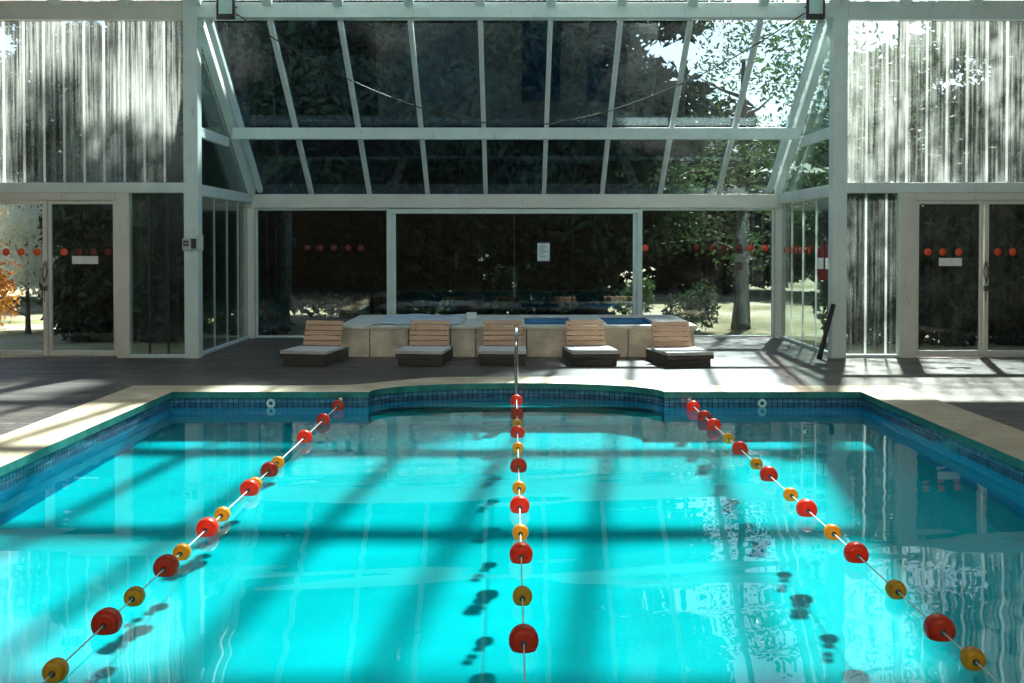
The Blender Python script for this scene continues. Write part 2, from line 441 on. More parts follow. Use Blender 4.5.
trim('back left corner post of the bay', MB().bbox(-XC-.06, -XC+.11, YB-.07, YB+.08, 0, 2.088), 'frame_warm')
trim('back right corner post of the bay', MB().bbox(XC-.11, XC+.06, YB-.07, YB+.08, 0, 2.088), 'frame_warm')
yp = 16.32
trim('white purlin crossing the sloped bay roof', MB().bbox(-XC+.1, XC-.1, yp-.07, yp+.05, roofz(yp)-.21, roofz(yp)-.04))
for s, nm in ((-1, 'left'), (1, 'right')):
    trim('short rail across the %s gable triangle' % nm, MB().bbox(min(s*XC, s*(XC-.05)), max(s*XC, s*(XC-.05)), YF+.125, 16.28, 2.95, 3.09))
    x0, x1 = (fx(117), fx(130)) if s < 0 else (fx(899), fx(915))
    trim('%s door jamb beside the fixed panel' % nm, MB().bbox(x0, x1, YF-.04, YF+.1, 0, 2.194), 'frame_warm')
    a, b_ = (-SIDE, -XC-.117) if s < 0 else (XC+.117, SIDE)
    trim('%s door head under the middle rail' % nm, MB().bbox(*( (a, x0-.001) if s < 0 else (x1+.001, b_)), YF-.03, YF+.08, 2.10, 2.194), 'frame_warm')
    lo = (fx(130)+.001, -XC-.117) if s < 0 else (XC+.117, fx(899)-.001)
    trim('sill under the lower %s panel' % nm, MB().bbox(*lo, YF-.03, YF+.08, 0, .045))

# fixed polycarbonate sheets with bright joint strips
def sheet_window(nm, label, x0, x1, z0, z1, m, step=.266, first=None, rib=True, mr='rib'):
    o = tag(empty(nm, ((x0+x1)/2, YF, z0)), label, 'window', kind='structure')
    b = MB(); b.box(x0-o.location.x, x1-o.location.x, 0, .016, 0, z1-z0)
    b.build('sheet', m, o)
    x = first
    while x is not None and x < x1 - .02:
        if x > x0 + .02:
            MB().bbox(x-o.location.x-.012, x-o.location.x+.012, -.012, .026, .003, z1-z0-.003, .005).build('joint_strip', M[mr], o)
        x += step
    return o
sheet_window('window_1', 'upper left ribbed translucent panel, bright at its top', -SIDE+.05, -XC-.117, 2.335, 4.465, M['poly'], first=fx(5)-.266*8)
sheet_window('window_2', 'upper right ribbed translucent panel with tree shadows', XC+.117, SIDE-.05, 2.335, 4.465, M['poly'], first=fx(866))
sheet_window('window_3', 'narrow dark panel beside the left post', fx(130)+.002, -XC-.118, .05, 2.19, M['polylow'], step=.25, first=fx(149), mr='black')
sheet_window('window_4', 'narrow shadow-dappled panel beside the right post', XC+.118, fx(899)-.002, .05, 2.19, M['polylow'], step=.27, first=fx(866))

# bay side walls (lower and gable parts)
for s, nm, k in ((-1, 'left', 5), (1, 'right', 6)):
    o = tag(empty('window_%d' % k, (s*XC, 16, 0)), '%s side wall of the bay, full-height glazing' % nm, 'window', kind='structure')
    b = MB()
    y0, y1 = YF+.13-16, YB-.085-16
    b.box(-.006, .006, y0, y1, .05, 2.155); b.build('pane', M['polyside'], o)
    MB().bbox(-.03, .03, y0, y1, 0, .05).build('sill', M['frame'], o)
    for t in (.30, .55, .78):
        MB().box(-.012, .012, y0+(y1-y0)*t-.008, y0+(y1-y0)*t+.008, .05, 2.155).build('joint_strip', M['rib'] if s > 0 else M['greyplastic'], o)
    b = MB(); ya, yb = YF+.13, YB-.1
    pr = [(ya, 2.315), (yb, 2.315), (yb, roofz(yb)-.06), (ya, roofz(ya)-.06)]
    vs = [(dx, y-16, z) for dx in (-.006, .006) for y, z in pr]
    b.add(vs, [(0,1,2,3),(7,6,5,4)] + [(q, 4+q, 4+(q+1)%4, (q+1)%4) for q in range(4)])
    b.build('gable_pane', M['polyside'], o)

# bay roof: glazing bars and panes
rf = tag(empty('ceiling', (0, YF, 4.5)), 'sloped glass roof of the bay with pale glazing bars', 'roof', kind='structure')
def R(x, y, dz=0): return (x, y-YF, roofz(y)-4.5+dz)
bars = [(-3.255 + .93*i) for i in range(8)]
for x in bars:
    MB().bar(R(x, YF+.03, .0), R(x, YB+.1, .0), .065, .09).build('glazing_bar', M['frame'], rf)
    MB().bar(R(x, YF+.10, -.052), R(x, YB-.08, -.052), .03, .02).build('glazing_bar_lip', M['frame_warm'], rf)
for s in (-1, 1):
    MB().bar(R(s*(XC-.08), YF+.04, -.02), R(s*(XC-.08), YB-.09, -.02), .11, .12).build('edge_rafter', M['frame'], rf)
    MB().bar(R(s*(XC-.21), YF+.03, .0), R(s*(XC-.21), YB-.09, .0), .075, .09).build('edge_glazing_bar', M['frame'], rf)
edges = [-XC+.17] + bars + [XC-.17]
for a, b_ in zip(edges, edges[1:]):
    for ya, yb in ((YF+.1, yp-.04), (yp-.04, YB+.1)):
        q = MB(); e = .034
        vs = [R(x, y, dz) for dz in (.03, .038) for x, y in ((a+e, ya), (b_-e, ya), (b_-e, yb), (a+e, yb))]
        q.add(vs, [(0,3,2,1),(4,5,6,7)] + [(t, (t+1)%4, 4+(t+1)%4, 4+t) for t in range(4)])
        q.build('pane', M['roofglass'], rf)

# hall roof: glazed sunny slope and unseen opal near slope
RY, RZ = 11.7, roofz(11.7)
hr = tag(empty('ceiling', (0, YF, 4.5)), 'high glazed hall roof rising from the top beam toward the camera', 'roof', kind='structure')
hb = [(-.465 - .93*9 + .93*i) for i in range(19)]
for x in hb:
    MB().bar(R(x, YF-.10, .12), R(x, RY, .12), .12, .14).build('rafter', M['frame'], hr)
for a, b_ in zip(hb, hb[1:]):
    q = MB()
    vs = [R(x, y, dz) for dz in (.19, .198) for x, y in ((a+.03, YF-.05), (b_-.03, YF-.05), (b_-.03, RY), (a+.03, RY))]
    q.add(vs, [(0,1,2,3),(7,6,5,4)] + [(t, (t+1)%4, 4+(t+1)%4, 4+t) for t in range(4)])
    if abs((a+b_)/2) < 4.3: q.build('pane', M['hallglass'], hr)
    else: q.build('sheet_panel', M['greyplastic'], hr)
for yy in (13.06,):
    MB().bbox(-SIDE, SIDE, yy-.11-YF, yy+.11-YF, roofz(yy)-4.5-.12, roofz(yy)-4.5+.04).build('purlin', M['frame'], hr)
MB().bbox(-SIDE, SIDE, RY-.1-YF, RY+.08-YF, RZ-4.5-.05, RZ-4.5+.25).build('ridge_beam', M['frame'], hr)
q = MB(); q.add([(-SIDE, RY-.05, RZ+.2), (SIDE, RY-.05, RZ+.2), (SIDE, REAR, 6.3), (-SIDE, REAR, 6.3)], [(0,1,2,3)])  # unseen slope; its opal sheet glows in the sun as fill light
q.add([(-SIDE, RY-.05, RZ+.26), (SIDE, RY-.05, RZ+.26), (SIDE, REAR, 6.36), (-SIDE, REAR, 6.36)], [(3,2,1,0)])
tag(q.build('ceiling', M['polyroof']), 'unseen roof slope above the near end of the pool, made opal for fill light', 'roof', kind='structure')
q = MB().box(-SIDE, SIDE, REAR-.1, REAR, -.1, 2.9); tag(q.build('wall_rear_added', M['wallwood']), 'unseen brown boarded wall added behind the near end of the pool', 'wall', kind='structure')  # unseen wall added under the fill clerestory; its boards show in pane reflections
cl = tag(empty('window_10', (0, REAR, 2.9)), 'unseen clerestory glazing added above the brown rear wall for fill light', 'window', kind='structure')  # unseen clerestory added so fill light reaches the camera-facing surfaces
MB().box(-SIDE, SIDE, -.06, -.05, 0, 3.38).build('pane', M['doorglass'], cl)
for k in range(11): MB().bbox(-SIDE+k*1.8-.04, -SIDE+k*1.8+.04, -.1, 0, 0, 3.38).build('mullion', M['frame'], cl)
hw = MB().bbox(-20, 20, -15, -14, -.3, 11.5, .05)  # unseen white wall added behind the camera as a sunlit bounce surface
tag(hw.build('wall_fill_added', plain('white_render', (.82,.81,.78), .9, var=.05)), 'unseen white wall added behind the hall to bounce sunlight inside', 'wall', kind='structure')
for s, nm in ((-1,'left'),(1,'right')):
    q = MB(); x = s*SIDE
    prof = [(REAR, -.1), (YF+.1, -.1), (YF+.1, 4.5), (RY, RZ+.2), (REAR, 6.3)]
    vs = [(x + d, y, z) for d in (-.01, .01) for y, z in prof]
    q.add(vs, [(0,1,2,3,4), (9,8,7,6,5)])
    tag(q.build('wall_%s' % nm, M['wallwood']), 'boarded %s side wall of the hall' % nm, 'wall', kind='structure')

# ------------------------------------------------------------------ doors
def dot_disc(x, z, y, r=.052, ax='Y'):
    Mx = Matrix.Translation((x, y, z)) @ (Matrix.Rotation(PI/2, 4, 'X') if ax == 'Y' else Matrix.Rotation(PI/2, 4, 'Y'))
    b = MB(); b.lathe([(-.001,.0001),(-.001,r),(.002,r),(.002,.0001)], 20, Mx); return b
def door(k, label, x0, x1, dots=(), plate=None, stile=.055, faint=()):
    o = tag(empty('door_%d' % k, ((x0+x1)/2, YF, 0)), label, 'door', kind='structure')
    h = (x1-x0)/2; zt = 2.095
    f = MB()
    f.bbox(-h, -h+stile, -.02, .035, .03, zt); f.bbox(h-stile, h, -.02, .035, .03, zt)
    f.bbox(-h+stile, h-stile, -.018, .033, .03, .10); f.bbox(-h+stile, h-stile, -.018, .033, zt-.05, zt)
    f.build('door_frame', M['frame_warm'], o)
    MB().box(-h+stile, h-stile, .004, .012, .10, zt-.05).build('pane', M['doorglass'], o)
    for px in dots: dot_disc(fx(px)-o.location.x, fz(252), .0015, .05).build('warning_or_reflected_dot', M['dotfaint' if px in faint else 'dot'], o)
    if plate:
        a, b_, t, u = plate
        pl = MB().bbox(fx(a)-o.location.x, fx(b_)-o.location.x, -.004, .003, fz(u), fz(t), .001).build('plate', M['plate'], o); pl['label'] = 'white rectangular push plate sticker'
    return o
door(1, 'left sliding door leaf, sunny garden showing through', fx(-52), fx(47.5), (6, 21, 37), stile=.06)
door(2, 'dark left door leaf with a white plate', fx(48.5), fx(116.8), (64, 79, 93, 108), (72, 98, 256, 264), stile=.045, faint=(79, 93, 108))
door(3, 'dark right door leaf with a white plate and red dots', fx(915.3), fx(983), (928, 943, 959), (939, 962, 258, 266), stile=.045)
door(4, 'far right door leaf, cut by the picture edge', fx(984), fx(1083), (998, 1013), stile=.06)
def chain(px, label):
    x = fx(px); b = empty('door_chain', (x, YF-.05, fz(287)))
    tag(b, label, 'chain')
    pts = [(0, 0, .34), (-.03, -.02, .2), (.0, -.03, .06), (.035, -.02, .2), (.01, 0, .34)]
    c = MB()
    for i in range(len(pts)-1):
        p, q = Vector(pts[i]), Vector(pts[i+1])
        for t in range(4):
            cc = p.lerp(q, (t+.5)/4); ring = []
            for a in range(9):
                an = 2*PI*a/8; d = (q-p).normalized(); sd = d.cross(Vector((0,1,0)) if t % 2 else Vector((1,0,0))).normalized()
                ring.append(cc + d*.022*math.cos(an) + sd*.011*math.sin(an))
            c.tube(ring, .0045, 6, caps=False)
    c.build('chain_links', M['darksteel'], b)
    k = MB().bbox(-.035, .035, -.045, -.015, -.05, .02, .006)
    k.build('padlock', M['darksteel'], b)
    MB().tube([(-.02,-.03,.02),(-.02,-.03,.05),(0,-.03,.068),(.02,-.03,.05),(.02,-.03,.02)], .006, 8).build('shackle', M['steel'], b)
    MB().tube([(0,-.028,-.05),(-.005,-.025,-.12),(.0,-.028,-.20)], .006, 6).build('loose_end', M['darksteel'], b)
chain(46.5, 'rusty chain and padlock on the left doors')
chain(984, 'rusty chain and padlock on the right doors')

# ------------------------------------------------------------------ back wall glazing
def pane_window(k, label, x0, x1, z0, z1, dots=(), fr=.035, md='dot', dim=()):
    o = tag(empty('window_%d' % k, ((x0+x1)/2, YB, z0)), label, 'window', kind='structure'); h = (x1-x0)/2; H = z1-z0
    f = MB(); f.bbox(-h, -h+fr, -.03, .03, 0, H); f.bbox(h-fr, h, -.03, .03, 0, H); f.bbox(-h+fr, h-fr, -.03, .03, 0, fr); f.bbox(-h+fr, h-fr, -.03, .03, H-fr, H)
    f.build('window_frame', M['frame'], o)
    MB().box(-h+fr, h-fr, 0, .01, fr, H-fr).build('pane', M['backglass'], o)
    for px in dots: dot_disc(bx(px)-o.location.x, bz(248)-z0, -.003, .055).build('warning_or_reflected_dot', M['dotfaint' if px in dim else md], o)  # dim dots here are painted reflections of the door dots
    return o
pane_window(7, 'left back window pane, dark with faint red dot reflections painted on', -XC+.115, bx(389), 0.01, 2.085, (307, 320, 334, 348, 361), md='dotfaint')
pane_window(9, 'right back window pane, bright gravel showing through', bx(640), XC-.115, 0.01, 2.085, (645, 697, 711, 724, 739, 750.5, 765), md='dot', dim=(697, 711, 724, 739))
o = tag(empty('window_8', (bx(514.5), YB, .01)), 'wide middle back window in a white sliding frame', 'window', kind='structure')
x0, x1 = bx(389)+.002-o.location.x, bx(640)-.002-o.location.x
f = MB(); fw = .05
f.bbox(x0, x0+fw, -.05, .05, 0, 2.07); f.bbox(x1-fw, x1, -.05, .05, 0, 2.07); f.bbox(x0+fw, x1-fw, -.05, .05, 1.99, 2.07); f.bbox(x0+fw, x1-fw, -.05, .05, 0, .06)
f.build('outer_frame', M['frame'], o)
for a, b_, dy in ((x0+fw+.002, 0.0, -.018), (.0, x1-fw-.002, .012)):
    sash = MB()
    if a < 0 and dy < 0: sash.bbox(a, a+.06, dy-.012, dy+.012, .062, 1.985, .004)
    else: sash.bbox(b_-.06, b_, dy-.012, dy+.012, .062, 1.985, .004)
    sash.build('sash_stile', M['frame'], o)
    MB().box(a, b_, dy-.004, dy+.004, .065, 1.985).build('pane', M['backglass'], o)
MB().box(-.012, .006, -.03, .02, .065, 1.985).build('meeting_strip', M['black'], o)
MB().box(-.05+bx(576)-bx(514.5), -.044+bx(576)-bx(514.5), .0, .02, .065, 1.985).build('joint_strip', M['black'], o)
# paper notice taped on the pane
nt = tag(empty('notice', (bx(543.5), YB-.03, bz(252))), 'pale paper notice taped to the middle back window', 'notice')
MB().box(-.098, .098, -.002, .002, -.145, .145).build('paper_sheet', M['paper'], nt)
lines = MB()
for r_, (a, b_) in enumerate(((-.02,.02),(-.06,.055),(-.065,.02),(-.05,.06),(-.06,.0),(-.06,.035))):
    lines.box(a, b_, -.0035, -.002, .118-r_*.038, .128-r_*.038)
lines.build('printed_lines', M['ink'], nt)
# red dots along the bay's right side wall
rw = bpy.data.objects['window_6']
for i in range(7):
    y = YB - .25 - i*.24
    dot_disc(-.009, bz(250)+.0, y-16, .05, 'X').build('warning_or_reflected_dot', M['dot'], rw)

# ------------------------------------------------------------------ plunge tub
tub = tag(empty('plunge_tub', (.03, 14.70, 0)), 'long low beige panelled plunge tub under the back windows', 'tub')
TX0, TX1, TD, TH = -2.37, 2.37, 2.15, .43
cuts = [-2.37, -1.98, -1.46, -.90, -.56, .12, .68, 1.05, 1.48, 1.90, 2.37]
for a, b_ in zip(cuts, cuts[1:]):
    MB().bbox(a+.006, b_-.006, 0, .04, .0, TH-.05, .006).build('front_panel', M['concrete'], tub)
MB().box(TX0, TX0+.04, .04, TD, 0, TH-.05).build('end_panel', M['concrete'], tub)
MB().box(TX1-.04, TX1, .04, TD, 0, TH-.05).build('end_panel', M['concrete'], tub)
rim = MB()
def slab(x0, x1, y0, y1): rim.bbox(x0, x1, y0, y1, TH-.05, TH, .01)
bas_x = [(-1.86, -.82), (.10, .76), (1.22, 1.90)]
slab(TX0-.03, TX1+.03, -.03, .16); slab(TX0-.03, TX1+.03, TD-.3, TD)
px0 = TX0-.03
for a, b_ in bas_x + [(TX1+.03, None)]:
    slab(px0, a, .161, TD-.301); px0 = b_
rim.build('rim', M['tubrim'], tub)
for a, b_ in bas_x:
    q = MB(); z0 = .02
    y0, y1 = .16, TD-.3
    q.add([(a,y0,TH-.03),(b_,y0,TH-.03),(b_,y1,TH-.03),(a,y1,TH-.03),(a,y0,z0),(b_,y0,z0),(b_,y1,z0),(a,y1,z0)],
          [(4,5,6,7),(0,1,5,4),(1,2,6,5),(2,3,7,6),(3,0,4,7)])
    q.build('basin', M['tubblue'], tub)
def mat_tubwater():
    b = N('tub_water')
    lw = b.n('ShaderNodeLayerWeight', {'Blend': .5}).outputs['Facing']
    fr = b.math('ADD', b.math('MULTIPLY', b.math('POWER', lw, 5.0), .98), .02)
    nm = b.bump(b.noise(b.coord(), 6, 3), .05, .02)
    t = b.n('ShaderNodeBsdfTransparent', {'Color': (.55,.85,.95,1)}).outputs[0]
    gl = b.n('ShaderNodeBsdfGlossy', {'Roughness': .02, 'Normal': nm}).outputs[0]
    return b.end(b.n('ShaderNodeMixShader', {0: fr, 1: t, 2: gl}).outputs[0])
M['tubwater'] = mat_tubwater()
for (a, b_), side in zip(bas_x[1:], ('left', 'right')):
    q = MB().box(a+.003+.03, b_-.003+.03, 14.70+.163, 14.70+TD-.303, .28, .33)
    tag(q.build('tub_water', M['tubwater']), 'still blue water in the tub basin %s' % ('beside the middle bench' if side == 'left' else 'beside the rightmost bench'), 'water', kind='stuff')
# sheet laid over the left basin
q = MB(); nxx, nyy = 22, 14
cx0, cx1, cy0, cy1 = -1.93, -.74, 14.72, 16.6
def cz(u, v_): return TH + .012 + .008*math.sin(7*u+3*v_) * math.sin(5*v_) + .006*math.sin(13*u-4*v_)
for lay in (0, 1):
    for i in range(nyy+1):
        for k in range(nxx+1):
            u, v_ = k/nxx, i/nyy
            q.v.append((cx0+(cx1-cx0)*u + .05*math.sin(3*v_), cy0+(cy1-cy0)*v_, cz(u, v_) + .007*lay + .004))
W2 = (nxx+1); off = W2*(nyy+1)
for i in range(nyy):
    for k in range(nxx):
        a = i*W2+k
        q.f.append((a+off, a+1+off, a+W2+1+off, a+W2+off)); q.m.append(0); q.sm.append(True)
        q.f.append((a, a+W2, a+W2+1, a+1)); q.m.append(0); q.sm.append(True)
rim_i = [k for k in range(W2)] + [i*W2+nxx for i in range(1, nyy+1)] + [nyy*W2+k for k in range(nxx-1, -1, -1)] + [i*W2 for i in range(nyy-1, 0, -1)]
for a, b_ in zip(rim_i, rim_i[1:]+rim_i[:1]): q.f.append((a, b_, b_+off, a+off)); q.m.append(0); q.sm.append(False)
tag(q.build('tub_cover', M['cover']), 'pale blue sheet covering the left basin of the tub', 'cover')
kb = empty('soap_box', (-.63, 15.9, TH)); tag(kb, 'small white box on the tub rim behind the second bench', 'box')
MB().bbox(-.07, .07, -.05, .05, 0, .07, .01).build('box_body', M['plate'], kb); MB().bbox(-.075, .075, -.055, .055, .071, .095, .008).build('lid', M['plate'], kb)

# ------------------------------------------------------------------ wooden benches with slatted backs
def make_bench():
    r = empty('wooden_lounger')
    W = .30
    b = MB()
    for sx in (-1, 1):
        b.bbox(min(sx*.235, sx*.275), max(sx*.235, sx*.275), -.42, .50, .0, .135, .005)
    b.bbox(-.235, .235, -.42, -.38, .0, .135, .005); b.bbox(-.235, .235, .46, .50, .0, .135, .005)
    b.build('base', M['basewood'], r)
    for i in range(6):
        y = -.46 + i*.113
        MB().bbox(-W, W, y, y+.105, .15, .19, .006).build('seat_slat', M['seatwood'], r)
    fr = MB()
    for sx in (-.25, .25): fr.bbox(sx-.02, sx+.02, -.45, .56, .135, .15, .003)
    fr.bbox(-W, W, -.462, -.448, .10, .152, .003)
    fr.build('seat_frame', M['basewood'], r)
    back = empty('backrest', (0, .225, .19)); back.parent = r
    Mt = Matrix.Rotation(math.radians(-22), 4, 'X')
    for i in range(5):
        MB().bbox(-.255, .255, -.012, .014, .005+i*.07, .005+i*.07+.059, .005, 0, Mt).build('back_slat', M['slat'], back)
    for sx in (-.2, .2):
        MB().bbox(sx-.02, sx+.02, .015, .045, -.03, .35, .004, 0, Mt).build('back_post', M['basewood'], back)
    return r
b0 = make_bench()
blab = ['leftmost wooden lounger with slatted back, standing clear of the tub end', 'wooden lounger second from left, before the pale blue cover',
        'middle wooden lounger, directly behind the chrome handrail', 'wooden lounger between the two open blue basins', 'rightmost wooden lounger, its seat edge catching sunlight']
for i, (px, ang) in enumerate(((314, -10), (425, -6), (502.5, 0), (590, 6), (678, 10))):
    o = b0 if i == 0 else copy_tree(b0)
    x = (px - 512)*14.0/1100 - .045
    o.location = (x, 13.93 if i == 4 else 14.09, 0); o.rotation_euler = (0, 0, math.radians(ang))
    tag(o, blab[i], 'lounger', 'wooden loungers in front of the tub')

# ------------------------------------------------------------------ lane lines with floats
def float_mesh(r, L, mat, nm):
    pr = [(-L/2, .012), (-L/2, r*.55), (-L*.46, r*.80), (-L*.34, r*.95), (-L*.12, r), (L*.12, r), (L*.34, r*.95), (L*.46, r*.80), (L/2, r*.55), (L/2, .012)]
    b = MB(); b.lathe(pr, 32, Matrix.Rotation(PI/2, 4, 'X'))
    return b
def hub_mesh(L):
    b = MB()
    b.lathe([(0,.004),(0,.014),(.008,.012),(.010,.004)], 12, Matrix.Rotation(PI/2, 4, 'X') @ Matrix.Translation((0,0,L/2)))
    return b
ROPE = WL + .035
proto = {}
lanes = [
 ('left lane line of red and yellow floats, slanting to the lower left corner', -1.79, [('r',405),('r',418.7),('r',436),('y',461),('r',469),('y',482.5),('r',487.5),('y',513),('r',527),('y',551),('r',565.7),('y',595.4),('r',621.6),('y',669.8)]),
 ('middle lane line of red and yellow floats, running straight from the handrail', .003, [('r',399),('r',414),('y',422.8),('r',431.5),('y',446.5),('r',465),('y',486.5),('r',504.4),('y',531),('r',553),('y',595),('r',639)]),
 ('right lane line of red and yellow floats, slanting to the lower right corner', 1.765, [('r',405.6),('r',415.6),('r',424),('y',437.4),('r',447.5),('y',462.5),('r',473.5),('y',493.3),('r',507.8),('y',531),('r',552.5),('y',588.5),('r',628),('y',658)]),
]
DARKS = {}
for label, x, fl_ in lanes:
    root = tag(empty('lane_line', (x, 11.0, ROPE)), label, 'lane line', 'lane lines')
    y1 = inner_y(x) if abs(x) > .5 else 11.465
    MB().tube([(0, y1+.012-11, .04), (0, y1-.2-11, .004)] + [(0, y-11, .0) for y in (10, 9, 8, 7, 6, 5, 4, 3, 2, 1)] + [(0, NEAR-.0-11, .05)], .0034, 8).build('rope', M['rope'], root)
    if abs(x) > .5: MB().lathe([(0,.02),(.0,.03),(.012,.03),(.016,.012)], 14, Matrix.Translation((0, y1+.012-11, .04)) @ Matrix.Rotation(PI/2, 4, 'X')).build('wall_hook', M['steel'], root)
    for c, py in fl_:
        y = (EYE - ROPE) * F / (py - 243)
        y = (EYE - ROPE) * F / (py + 18.0 / y - 243)
        y = min(y, y1 - .08)
        if c not in proto:
            r_, L = (.062, .085) if c == 'r' else (.046, .066)
            f = float_mesh(r_, L, None, 'float').build('float', M['red' if c == 'r' else 'yellow'], root)
            f['label'] = 'large red float' if c == 'r' else 'small yellow float'
            h = hub_mesh(L).build('end_plug', M['darksteel'], f)
            proto[c] = f
        else:
            f = copy_tree(proto[c], root)
        f.location = (0, y - 11, .0)
        f.rotation_euler = (0, rnd.uniform(0, 6.28), 0)

# ------------------------------------------------------------------ handrail
hd = tag(empty('handrail', (.0, 11.5, 0)), 'upright chrome handrail at the far edge of the pool', 'handrail')
x = .0
pts = [(x, .78, .0), (x, .78, .45)] + [(x, .62+.16*math.cos(a), .45+.16*math.sin(a)) for a in [PI*k/12 for k in range(1, 7)]]
pts += [(x, .22, .61)] + [(x, .22-.16*math.sin(a), .45+.16*math.cos(a)) for a in [PI*k/12 for k in range(1, 7)]] + [(x, .05, .20), (x, .03, -.12), (x, .02, -.42)]
MB().tube(pts, .021, 14).build('rail_tube', M['steel'], hd)
MB().lathe([(0,.022),(0,.055),(.012,.05),(.02,.023)], 20, Matrix.Translation((x, .78, .0))).build('flange', M['steel'], hd)

# ------------------------------------------------------------------ floodlights, cable, boxes
def floodlight(px, label):
    o = tag(empty('floodlight', (fx(px), YF-.10, fz(10.5))), label, 'floodlight')
    b = MB(); w_, h = .118, .17
    b.bbox(-w_, w_, -.09, -.045, -h, h, .012)
    for k in range(-4, 5): b.box(k*.022-.004, k*.022+.004, -.045, -.02, -h*.8, h*.8)
    b.build('housing', M['black'], o)
    f = MB()
    for a in ((-w_, -w_+.03, -h, h), (w_-.03, w_, -h, h), (-w_+.03, w_-.03, -h, -h+.07), (-w_+.03, w_-.03, h-.03, h)):
        f.bbox(a[0], a[1], -.105, -.09, a[2], a[3], .004)
    f.build('bezel', M['black'], o)
    # reflector cup behind the lens
    q = MB(); x0, x1, z0, z1 = -w_+.022, w_-.022, -h+.072, h-.022
    q.add([(x0,-.101,z0),(x1,-.101,z0),(x1,-.101,z1),(x0,-.101,z1),(x0*.5,-.092,z0*.3),(x1*.5,-.092,z0*.3),(x1*.5,-.092,z1*.6),(x0*.5,-.092,z1*.6)],
          [(0,1,5,4),(1,2,6,5),(2,3,7,6),(3,0,4,7),(4,5,6,7)])
    q.build('reflector', M['plate'], o)
    MB().box(-w_+.02, w_-.02, -.104, -.102, -h+.07, h-.02).build('lens', M['glass'], o)
    br = MB(); br.tube([(-w_-.012, -.06, 0), (-w_-.012, -.01, -.0), (w_+.012, -.01, 0), (w_+.012, -.06, 0)], .008, 8); br.build('bracket', M['black'], o)
    return o
floodlight(230.5, 'black floodlight at the left end of the top beam')
floodlight(810.5, 'black floodlight at the right end of the top beam')
xa, za, xb, zb = fx(240), fz(17), fx(801), fz(16)
pts = []
for k in range(41):
    t = k/40; u = 2*t-1
    pts.append((xa+(xb-xa)*t, YF-.13, za+(zb-za)*t - 1.47*(1-abs(u)**1.75)))
tag(MB().tube(pts, .008, 6).build('cable', M['cable']), 'thin black cable sagging between the two floodlights', 'cable')
eb = tag(empty('junction_box', (fx(193), YF-.082, fz(244))), 'small grey socket box on the left post', 'junction box')
MB().bbox(-.10, .02, -.07, 0, -.085, .075, .008).build('box_body', M['greyplastic'], eb)
for dx in (-.068, -.03):
    for dz in (.03, -.012): MB().bbox(dx-.016, dx+.016, -.078, -.069, dz-.016, dz+.016, .003).build('socket', M['black'], eb)
MB().bbox(.024, .075, -.10, .03, -.06, .07, .006).build('switch_block', M['black'], eb)
MB().bbox(.08, .15, -.05, .05, -.085, .115, .006).build('side_cover', M['greyplastic'], eb)

fe = tag(empty('fire_extinguisher', (4.165, 14.86, 1.03)), 'red fire extinguisher hung behind the right post', 'fire extinguisher')
MB().lathe([(0,.01),(0,.07),(.03,.08),(.40,.08),(.46,.06),(.49,.028),(.52,.028),(.52,.005)], 24).build('cylinder', M['redpaint'], fe)
MB().lathe([(.15,.0815),(.30,.0815)], 24).build('instruction_label', M['plate'], fe)
MB().bbox(-.02, .02, -.05, .02, .52, .57, .005).build('valve', M['darksteel'], fe)
MB().tube([(0,-.05,.59),(0,.0,.60),(0,.09,.62)], .01, 8).build('handle', M['darksteel'], fe)
MB().tube([(0,-.03,.55),(.0,-.09,.5),(-.02,-.11,.3),(-.02,-.10,.1)], .011, 8).build('hose', M['black'], fe)
MB().bbox(.06, .095, -.03, .03, .2, .26, .005).build('wall_bracket', M['redpaint'], fe)

pb = tag(empty('black_pole', (fx(817), YF-.15, 0)), 'black pole leaning against the right post', 'pole')
MB().tube([(0, 0, .02), (.20, .07, .72)], .032, 12).build('shaft', M['black'], pb)
MB().tube([(-.005, 0, .0), (.012, .004, .06)], .038, 12).build('foot_cap', M['cable'], pb)

# ------------------------------------------------------------------ garden
def foliage(blobs, nleaf, size, seed, mat, name, parent):
    r = random.Random(seed); b = MB()
    tot = sum(rx*ry*rz for _, (rx, ry, rz) in blobs)
    for (c, (rx, ry, rz)) in blobs:
        for _ in range(int(nleaf * rx*ry*rz/tot)):
            d = Vector((r.gauss(0,1), r.gauss(0,1), r.gauss(0,1))).normalized() * (r.random() ** .42)
            p = Vector((c[0]+d.x*rx, c[1]+d.y*ry, c[2]+d.z*rz))
            a = Vector((r.gauss(0,1), r.gauss(0,1), r.gauss(0,.7))).normalized(); t = a.orthogonal().normalized()
            t = Matrix.Rotation(r.random()*6.28, 3, a) @ t; q = a.cross(t)
            s = size * r.uniform(.6, 1.3)
            b.add([p - t*s, p - q*s*.42 + a*s*.12, p + t*s, p + q*s*.42 + a*s*.12], [(0,1,2,3)])
    return b.build(name, mat, parent)
def trunk_mb(h, r0, seed, branches, bh, spread):
    r = random.Random(seed); b = MB()
    pts = []; x = y = 0
    for i in range(8):
        pts.append((x, y, h*i/7 - .1)); x += r.uniform(-.1,.1)*h*.05; y += r.uniform(-.1,.1)*h*.05
    b.tube(pts, [r0*(1-.75*i/7) * (1.3 if i == 0 else 1) for i in range(8)], 10)
    for k in range(branches):
        z = bh + (h*.92-bh)*k/branches; a = r.random()*6.28; L = spread*r.uniform(.6,1)*(1-.4*k/branches)
        p = Vector((0,0,z)); q = p + Vector((math.cos(a)*L*.5, math.sin(a)*L*.5, L*.25)); e = p + Vector((math.cos(a)*L, math.sin(a)*L, L*.4+r.uniform(-.2,.4)))
        b.tube([p, q, e], [r0*.32, r0*.2, r0*.06], 6)
    return b
